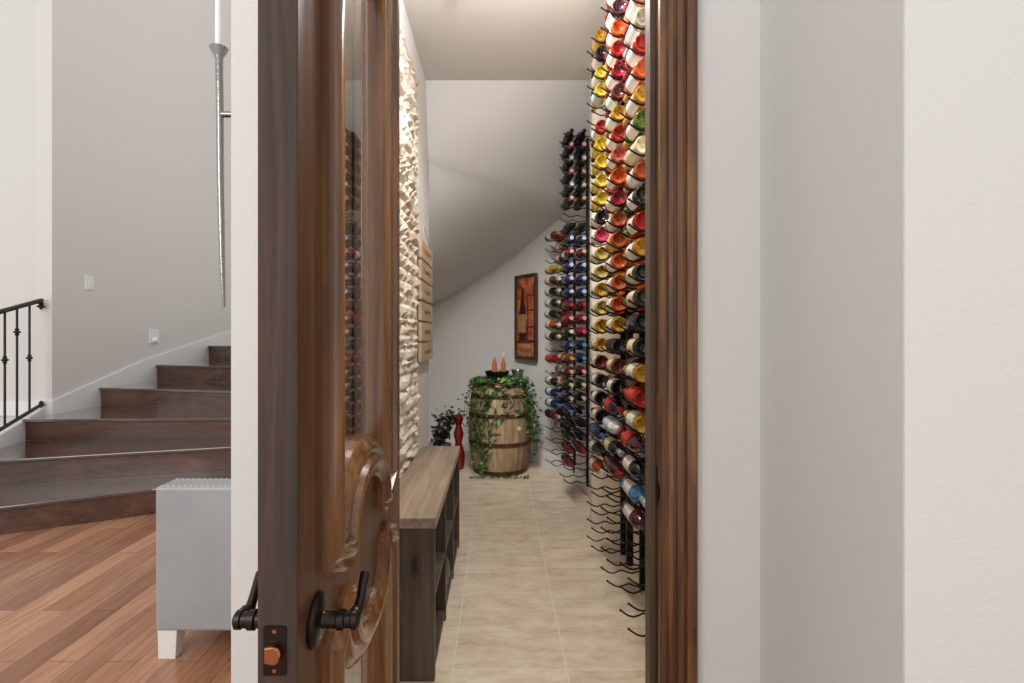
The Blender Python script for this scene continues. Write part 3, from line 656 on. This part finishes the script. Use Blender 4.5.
# red vase and dark plant
va = tag(MB().lathe([(0.05,0),(0.062,0.04),(0.066,0.14),(0.05,0.22),(0.032,0.27),(0.048,0.33),(0.052,0.37),(0.036,0.42),(0.028,0.45),(0.046,0.50),(0.05,0.53),(0.03,0.56),(0.02,0.56)], 24, Matrix.Translation((-0.405,5.35,0.004))).build('floor_vase', M['redglaze'], smooth=True), 'tall glossy red bulbous floor vase left of the barrel', 'vase')
dp = empty('dark_plant', (-0.60,5.57,0.004), 'dark leafy plant in a pot behind the bench end', 'plant')
MB().lathe([(0.07,0),(0.10,0.2),(0.105,0.21),(0.09,0.2)], 20, Matrix.Translation((-0.60,5.57,0.004))).build('pot', M['bowl'], dp, smooth=True)
dm = MB(); ds = MB()
for i in range(16):
    a = rn.uniform(0, 2*PI); r = rn.uniform(0.05, 0.16); top = Vector((-0.60+r*math.cos(a), 5.53+0.6*r*math.sin(a), rn.uniform(0.38, 0.62)-0.25*max(0, -math.cos(a))))
    b0 = Vector((-0.60,5.57,0.2)); pts = [b0.lerp(top, t)+Vector((0,0,0.05*math.sin(t*PI))) for t in (0,0.3,0.6,1)]
    ds.tube(pts, 0.003, 5)
    for k in range(17):
        p = b0.lerp(top, rn.uniform(0.25, 1.05)); leaf(dm, p+Vector((rn.gauss(0,0.02), rn.gauss(0,0.02), rn.gauss(0,0.015))), rn.uniform(0.035,0.055), rn)
for i in range(110): leaf(dm, (-0.50+rn.gauss(0,0.05), 5.36+rn.gauss(0,0.05), 0.53+rn.gauss(0,0.04)), 0.04, rn)
ds.build('stems', M['stem'], dp); dm.build('foliage', M['leafdark'], dp)

# ------------------------------------------------------------ recessed lights
for i, (x, y) in enumerate(DOWN):
    e = empty('downlight', (x, y, 3.285), ['round recessed downlight in the ceiling nearest the doorway','round recessed downlight in the ceiling nearest the soffit'][i], 'ceiling light', 'recessed lights in the wine room ceiling')
    MB().lathe([(0.055,3.288),(0.075,3.288),(0.078,3.296),(0.078,3.30),(0.055,3.30)], 28, Matrix.Translation((x,y,0)), cap=False).build('trim_ring', M['white'], e, smooth=True)
    MB().lathe([(0.055,3.294),(0.055,3.299)], 28, Matrix.Translation((x,y,0))).build('lens', M['lens'], e)

gb = empty('fill_spotlight', SPOT, 'added unseen ceiling spot aimed at the barrel corner', 'ceiling light')  # fixture invented for the added barrel spot
Rg = Matrix.Translation(SPOT) @ (SPOT-AIM).to_track_quat('Z', 'Y').to_matrix().to_4x4()
MB().lathe([(0.028,0.0),(0.034,-0.004),(0.034,0.05),(0.02,0.06)], 20, Rg).build('lamp_head', M['white'], gb, smooth=True)
MB().lathe([(0.045,3.285),(0.045,3.30)], 20, Matrix.Translation((SPOT.x,SPOT.y,0))).build('ceiling_plate', M['white'], gb)
gf = empty('fill_light_fixture', (0.2, 2.3, 3.02), 'added unseen flush ceiling light between the two recessed lights', 'ceiling light')  # fixture invented for the added ceiling fill light
MB().lathe([(0.12,3.275),(0.13,3.285),(0.13,3.30)], 28, Matrix.Translation((0.2,2.3,0))).build('ceiling_plate', M['white'], gf, smooth=True)
MB().lathe([(0.03,3.235),(0.04,3.24),(0.04,3.275)], 20, Matrix.Translation((0.2,2.3,0))).build('lamp_holder', M['white'], gf, smooth=True)
# ------------------------------------------------------------ racks
PITCH = 0.1065
def peg_mesh():
    pts = [(0.035,0,0.0),(0.0,0,0.0),(-0.02,0,-0.006),(-0.042,0,-0.012),(-0.065,0,-0.007),(-0.09,0,0.003),(-0.103,0,0.004),(-0.12,0,-0.004),(-0.145,0,-0.012),(-0.168,0,-0.006),(-0.19,0,0.008),(-0.203,0,0.018)]
    m = MB(); m.tube(pts, 0.0042, 7); m.ball((-0.204,0,0.0185), 0.0058, 8); return m
PEG = None
def rack(x, y, rot, z0, rows, top, label, gap=0.15, dp=0.037):
    """x, y: where the front face of the near rail stands; local +y runs along the wall away from the viewer, -x into the room"""
    global PEG
    r = empty('wine_rack', (x, y, 0), label, 'wine rack', 'black metal wall racks for wine', rot=rot)
    for yy in (0, gap):
        MB().box(0.035-dp, 0.035, yy-0.012, yy+0.012, z0-0.09 if z0 > 0.13 else 0.03, top).build('rail', M['iron'], r, local=True)
        for k in range(rows):
            if PEG is None: o = peg_mesh().build('peg', M['iron'], r, local=True, smooth=True); PEG = o
            else: o = bpy.data.objects.new('peg', PEG.data); COL.objects.link(o); o.parent = r
            o.location = (0, yy, z0+PITCH*k)
    return r
Z0 = 0.123
near_racks = []
for yy, lab in ((2.19,'tall black wall rack nearest the doorway, bottles above, empty pegs below'),(2.62,'middle of the three tall black racks beside the cream pier'),(3.05,'tall black rack directly in front of the cream pier')):
    near_racks.append(rack(0.755, yy, 0, Z0, 29, 3.24, lab))
RA = (0.73, 4.17); rackA = rack(RA[0], RA[1], math.radians(3), 0.205, 27, 3.02, 'black wall rack of foil-capped dark bottles just past the pier', 0.18, 0.018)
RC = (0.695, 4.90); rotC = math.radians(15); rackC = rack(RC[0], RC[1], rotC, 0.165, 21, 2.44, 'farthest black wall rack on the curved wall near the picture', 0.16, 0.018)

# ------------------------------------------------------------ bottles
GL = {  # glass colours: name -> (srgb, translucency)
 'black': (12,12,12), 'dark green': (18,27,16), 'olive': (120,116,50), 'pale gold': (206,184,96), 'gold': (206,156,44), 'yellow': (232,196,56), 'amber': (184,84,26), 'orange': (218,96,30),
 'red': (178,36,30), 'crimson': (150,24,40), 'dark red': (92,22,28), 'maroon': (74,26,30), 'purple': (60,22,40), 'brown': (96,50,24), 'rose': (214,110,96), 'pink': (222,70,120), 'navy': (22,34,66),
 'blue': (44,92,168), 'sky blue': (70,140,184), 'cream': (222,212,176), 'pale green': (176,192,150), 'green': (88,120,40), 'silver': (150,140,128), 'peach': (228,150,112), 'white': (226,230,236), 'teal': (40,110,140)}
CAPC = {'white': (232,226,220), 'pink': (226,160,150), 'red': (170,30,40), 'black': (28,26,26), 'gold': (200,160,80), 'blue': (90,120,190), 'pale blue': (180,196,230), 'magenta': (214,70,130), 'teal': (70,150,180), 'orange': (224,130,90), 'cream': (222,214,170), 'silver': (190,190,190), 'wine': (150,50,70), 'green': (60,150,50), 'purple': (96,70,110)}
LBC = {'white': (214,206,196), 'cream': (206,190,152), 'black': (34,32,32), 'pale blue': (186,206,222), 'red': (190,44,34), 'blue': (50,90,160), 'mint': (196,214,190), 'gold': (206,168,92)}
mats = {}
def gm(n):
    if ('g', n) not in mats:
        dark = sum(GL[n]) < 190
        m, nt, b = nodes(n.replace(' ', '_')+'_bottle_glass'); b.inputs['Base Color'].default_value = srgb(*GL[n])
        b.inputs['Roughness'].default_value = 0.08; b.inputs['Coat Weight'].default_value = 0.1 if dark else 0.5; b.inputs['Coat Roughness'].default_value = 0.04
        if not dark and n not in ('cream','white','silver'): b.inputs['Transmission Weight'].default_value = 0.35; b.inputs['IOR'].default_value = 1.2
        f = noise(nt, coords(nt, (1,0.5,1)), 42, 4); c = srgb(*GL[n]); c2 = tuple(min(1, q*1.35+0.01) for q in c[:3])+(1,); c1 = tuple(q*0.5 for q in c[:3])+(1,)
        nt.links.new(ramp(nt, f, [(0.35, c1), (0.65, c2)]), b.inputs['Base Color'])
        mats[('g', n)] = m
    return mats[('g', n)]
def cm(n):
    if ('c', n) not in mats: mats[('c', n)] = plain(n.replace(' ', '_')+'_capsule', srgb(*CAPC[n]), 0.25, 0.3, coat=0.3)
    return mats[('c', n)]
def lm(n):
    if ('l', n) not in mats: mats[('l', n)] = plain(n.replace(' ', '_')+'_paper_label', srgb(*LBC[n]), 0.6, c2=tuple(min(1,q*0.9) for q in srgb(*LBC[n])[:3])+(1,), nscale=40)
    return mats[('l', n)]
# bottle lying along local +y: base at y=0, neck towards +y; axis at origin
Ry = Matrix.Rotation(-PI/2, 4, 'X')      # z -> +y
bodies = {}
SH = {'bordeaux': [(0.004,0.022),(0.016,0.018),(0.026,0.008),(0.031,0.001),(0.0345,0.0),(0.0375,0.004),(0.038,0.012),(0.038,0.178),(0.0365,0.190),(0.030,0.203),(0.0195,0.214),(0.0150,0.226),(0.0140,0.24),(0.0138,0.288),(0.0155,0.29),(0.0155,0.297),(0.0125,0.298)],
      'burgundy': [(0.004,0.026),(0.016,0.022),(0.027,0.010),(0.033,0.001),(0.0365,0.0),(0.0398,0.005),(0.0405,0.014),(0.0405,0.135),(0.038,0.158),(0.031,0.182),(0.023,0.202),(0.017,0.222),(0.0148,0.24),(0.0142,0.288),(0.016,0.29),(0.016,0.297),(0.0125,0.298)]}
def bmesh_of(key, builder, mat):
    if key not in bodies:
        o = builder().build(key[0], mat, local=True, smooth=True); bodies[key] = o.data; bpy.data.objects.remove(o)
    return bodies[key]
def b_glass(shape):
    return lambda: MB().lathe([(r, z) for r, z in SH[shape]], 20, Ry)
def b_cap(): return MB().lathe([(0.0150,0.236),(0.0152,0.237),(0.0152,0.286),(0.0168,0.289),(0.0168,0.297),(0.015,0.3000),(0.006,0.3005)], 16, Ry)
def b_label(shape):
    def f():
        r = (0.0386 if shape == 'bordeaux' else 0.0411); z0, z1 = (0.045,0.150) if shape == 'bordeaux' else (0.035,0.125); n = 20; m = MB(); vs = []; fs = []
        # wraps the room-facing side (towards -x)
        for i in range(n+1):
            a = PI-1.9+3.8*i/n; vs += [(r*math.cos(a), z0, r*math.sin(a)), (r*math.cos(a), z1, r*math.sin(a))]
        for i in range(n): fs.append((2*i, 2*i+1, 2*i+3, 2*i+2))
        return m.add(vs, fs)
    return f
def child(name, me, mat_, parent):
    o = bpy.data.objects.new(name, me); COL.objects.link(o); o.parent = parent
    if o.material_slots:
        o.material_slots[0].link = 'OBJECT'; o.material_slots[0].material = mat_
    return o
ORD = ['bottom','second','third','fourth','fifth','sixth','seventh','eighth','ninth','tenth','eleventh','twelfth','thirteenth','fourteenth','fifteenth','sixteenth','seventeenth','eighteenth','nineteenth','twentieth','twenty-first','twenty-second','twenty-third','twenty-fourth','twenty-fifth','twenty-sixth','twenty-seventh','twenty-eighth','top']
NB = 0
def bottle(rk, gap, slot, k, z0, glass, label, cap, neck_out, where, group, shape=None, rnd=random.Random(2), top_row=None):
    """slot 0 = outer dip, 1 = dip next to the wall"""
    global NB
    shape = shape or rnd.choice(['bordeaux','bordeaux','burgundy'])
    r = 0.038 if shape == 'bordeaux' else 0.0405
    lx = -0.145 if slot == 0 else -0.044
    z = z0+PITCH*k-0.012+0.0042+r+0.0005
    if neck_out: ly = gap+0.085; yaw = PI
    else: ly = -0.018; yaw = 0
    ly += rnd.uniform(-0.008, 0.008)
    rot = rk.rotation_euler.z; c, s = math.cos(rot), math.sin(rot)
    loc = (rk.location.x+c*lx-s*ly, rk.location.y+s*lx+c*ly, z)
    e = bpy.data.objects.new('wine_bottle', None); COL.objects.link(e); e.location = loc; e.rotation_euler = (0, 0, rot+yaw); e.empty_display_size = 0.03
    child('glass', bmesh_of(('glass', shape), b_glass(shape), gm('black')), gm(glass), e)
    if cap: child('capsule', bmesh_of(('capsule',), b_cap, cm('black')), cm(cap), e)
    if label:
        lo = child('label', bmesh_of(('label', shape), b_label(shape), lm('white')), lm(label), e)
        lo.rotation_euler = (0, (PI if yaw else 0)+rnd.uniform(-0.7, 0.7), 0)
    row = ORD[k] if k < 28 else 'top'
    if top_row is not None and k == top_row: row = 'top'
    lab = '%s bottle%s, %s peg, %s, %s row up' % (glass, (' with %s label' % label) if label else '', 'outer' if slot == 0 else 'inner', where, row)
    if row in ('top', 'bottom'): lab = lab.replace(' row up', ' row')
    tag(e, lab, 'wine bottle', group); NB += 1
    return e
# near racks, outer column top row down to the lowest filled one: (glass, label, cap, neck_out)
r3 = {28:('red','white','gold',0),27:('rose','white','gold',0),26:('orange','white','red',0),25:('peach','white','red',0),24:('silver','white','silver',0),23:('red','white','red',0),22:('orange','white','gold',0),21:('gold','white','gold',0),20:('green','white','gold',0),19:('cream','cream','gold',0),18:('amber','white','gold',0),17:('dark green','white','green',0),
      16:('red','white','green',0),15:('gold','white','gold',0),14:('black','cream','black',0),13:('dark green','cream','green',0),12:('black',None,'black',0),11:('black','cream','black',0),10:('gold','white','gold',0),9:('red','red','red',0),8:('gold','mint','gold',0),7:('maroon','red','black',1),6:('black','white','black',1),5:('sky blue','white','silver',1),4:('maroon','white','black',1)}
r2 = {28:('red','white','red',0),27:('purple','white','red',0),26:('orange','white','red',0),25:('red','white','red',0),24:('crimson','white','red',0),23:('dark red','white','red',0),22:('gold','mint','orange',0),21:('red','white','orange',0),20:('rose','white','red',0),19:('orange','white','orange',0),18:('crimson','white','red',0),17:('amber','white','orange',0),
      16:('amber','gold','orange',0),15:('orange','white','orange',0),14:('orange','white','orange',0),13:('orange','white','orange',0),12:('gold','white','gold',0),11:('black','black','black',0),10:('brown','cream','red',0),9:('black','white','black',0),8:('black','red','red',1),7:('white','pale blue','red',1),6:('black','cream','silver',1),5:('maroon',None,'red',1)}
r1 = {28:('gold','gold','gold',0),27:('black','white','black',0),26:('yellow','white','blue',0),25:('yellow','pale blue','gold',0),23:('red','white','red',0),22:('yellow',None,'black',0),21:('yellow',None,'black',0),20:('yellow',None,'black',0),19:('yellow',None,'black',0),18:('black','white','black',0),17:('pink','white','magenta',0),
      16:('pale gold','white','gold',0),15:('pale gold','white','gold',0),14:('gold','white','gold',0),13:('pale gold','white','gold',0),12:('gold','white','gold',0),11:('gold','white','gold',0),10:('dark red','white','red',0),9:('dark green','white','black',0),8:('black','white','black',0),7:('black','white','black',0),6:('navy','blue','blue',1),5:('dark green','mint','black',1),4:('amber','white','white',1)}
inn = {0: ['rose','orange','red','orange','gold','red','amber','amber'], 1: ['black','maroon','dark green','black','brown','black'], }
rin = random.Random(21)
WH = ['rack nearest doorway','middle near rack','rack before pier']
GR = ['bottles on the rack nearest the doorway','bottles on the middle near rack','bottles on the rack before the cream pier']
for idx, (rk, tab) in enumerate(zip(near_racks, (r3, r2, r1))):
    lo = min(tab)
    for k, (g_, l_, c_, no) in tab.items():
        bottle(rk, 0.15, 0, k, Z0, g_, l_, c_, no, WH[idx], GR[idx])
    for k in range(lo+1, 29):
        if idx == 2 and k in (24, 17, 11, 10): continue
        g_ = rin.choice(inn[0] if k > 11 else inn[1])
        bottle(rk, 0.15, 1, k, Z0, g_, rin.choice(['white','white','cream','white']), rin.choice(['red','gold','orange'] if k > 11 else ['black','red','silver']), 0 if k > 9 else rin.choice([0,1]), WH[idx], GR[idx])
# rack past the pier: (outer cap/glass, inner cap/glass) per row
ra_ = {26:('black','black'),25:('black','pink'),24:('black','white'),23:('black','pink'),22:('black','white'),21:('black','pink'),19:('dark green','black'),18:('navy','pale blue'),17:('dark red','pink'),16:('navy','pale blue'),15:('navy','pale blue'),14:('navy','pale blue'),13:('maroon','wine'),12:('crimson','pink'),
       11:('dark green','cream'),10:('navy','teal'),9:('brown','orange'),8:('maroon','pink'),7:('dark green','cream'),6:('black','silver'),5:('navy','blue'),4:('black','black'),3:('black','purple'),2:('dark red','wine'),1:('dark red','wine')}
for k, (g_, c_) in ra_.items():
    bottle(rackA, 0.18, 0, k, 0.205, g_, None if k != 17 else 'white', c_, 1, 'rack past the pier', 'foil-capped bottles past the pier', 'bordeaux', top_row=26)
    if k == 1: continue
    c2_ = {11:'magenta', 9:'teal'}.get(k, c_); g2_ = {11:'crimson', 9:'navy', 5:'black'}.get(k, g_)
    bottle(rackA, 0.18, 1, k, 0.205, g2_, None if k != 17 else 'white', c2_, 1, 'rack past the pier', 'foil-capped bottles past the pier', 'bordeaux', top_row=26)
rc = {20:('brown','white','orange'),17:('gold','cream','gold'),16:('brown','white','white'),15:('black','white','cream'),14:('black','white','cream'),13:('black','white','black'),12:('amber','cream','white'),11:('black','white','cream'),9:('crimson','red','red'),7:('black','white','orange'),6:('navy','pale blue','blue'),5:('navy','pale blue','blue'),4:('dark red','black','pink')}
rci = {20:('amber',None,'gold'),19:('rose','white','pink'),18:('black','white','black'),16:('dark green','cream','green'),15:('dark green','cream','black'),14:('dark red','white','wine'),13:('maroon','white','wine'),12:('maroon','white','red'),11:('green','white','green'),9:('amber','cream','gold'),8:('red','white','orange'),7:('amber','white','orange'),6:('black','white','cream'),5:('dark green','cream','black'),4:('black','black','black'),3:('dark green','white','black')}
for tab, sl in ((rc, 0), (rci, 1)):
    for k, (g_, l_, c_) in tab.items():
        bottle(rackC, 0.16, sl, k, 0.165, g_, l_, c_, 1, 'rack by the picture', 'bottles on the curved wall by the picture', top_row=20)
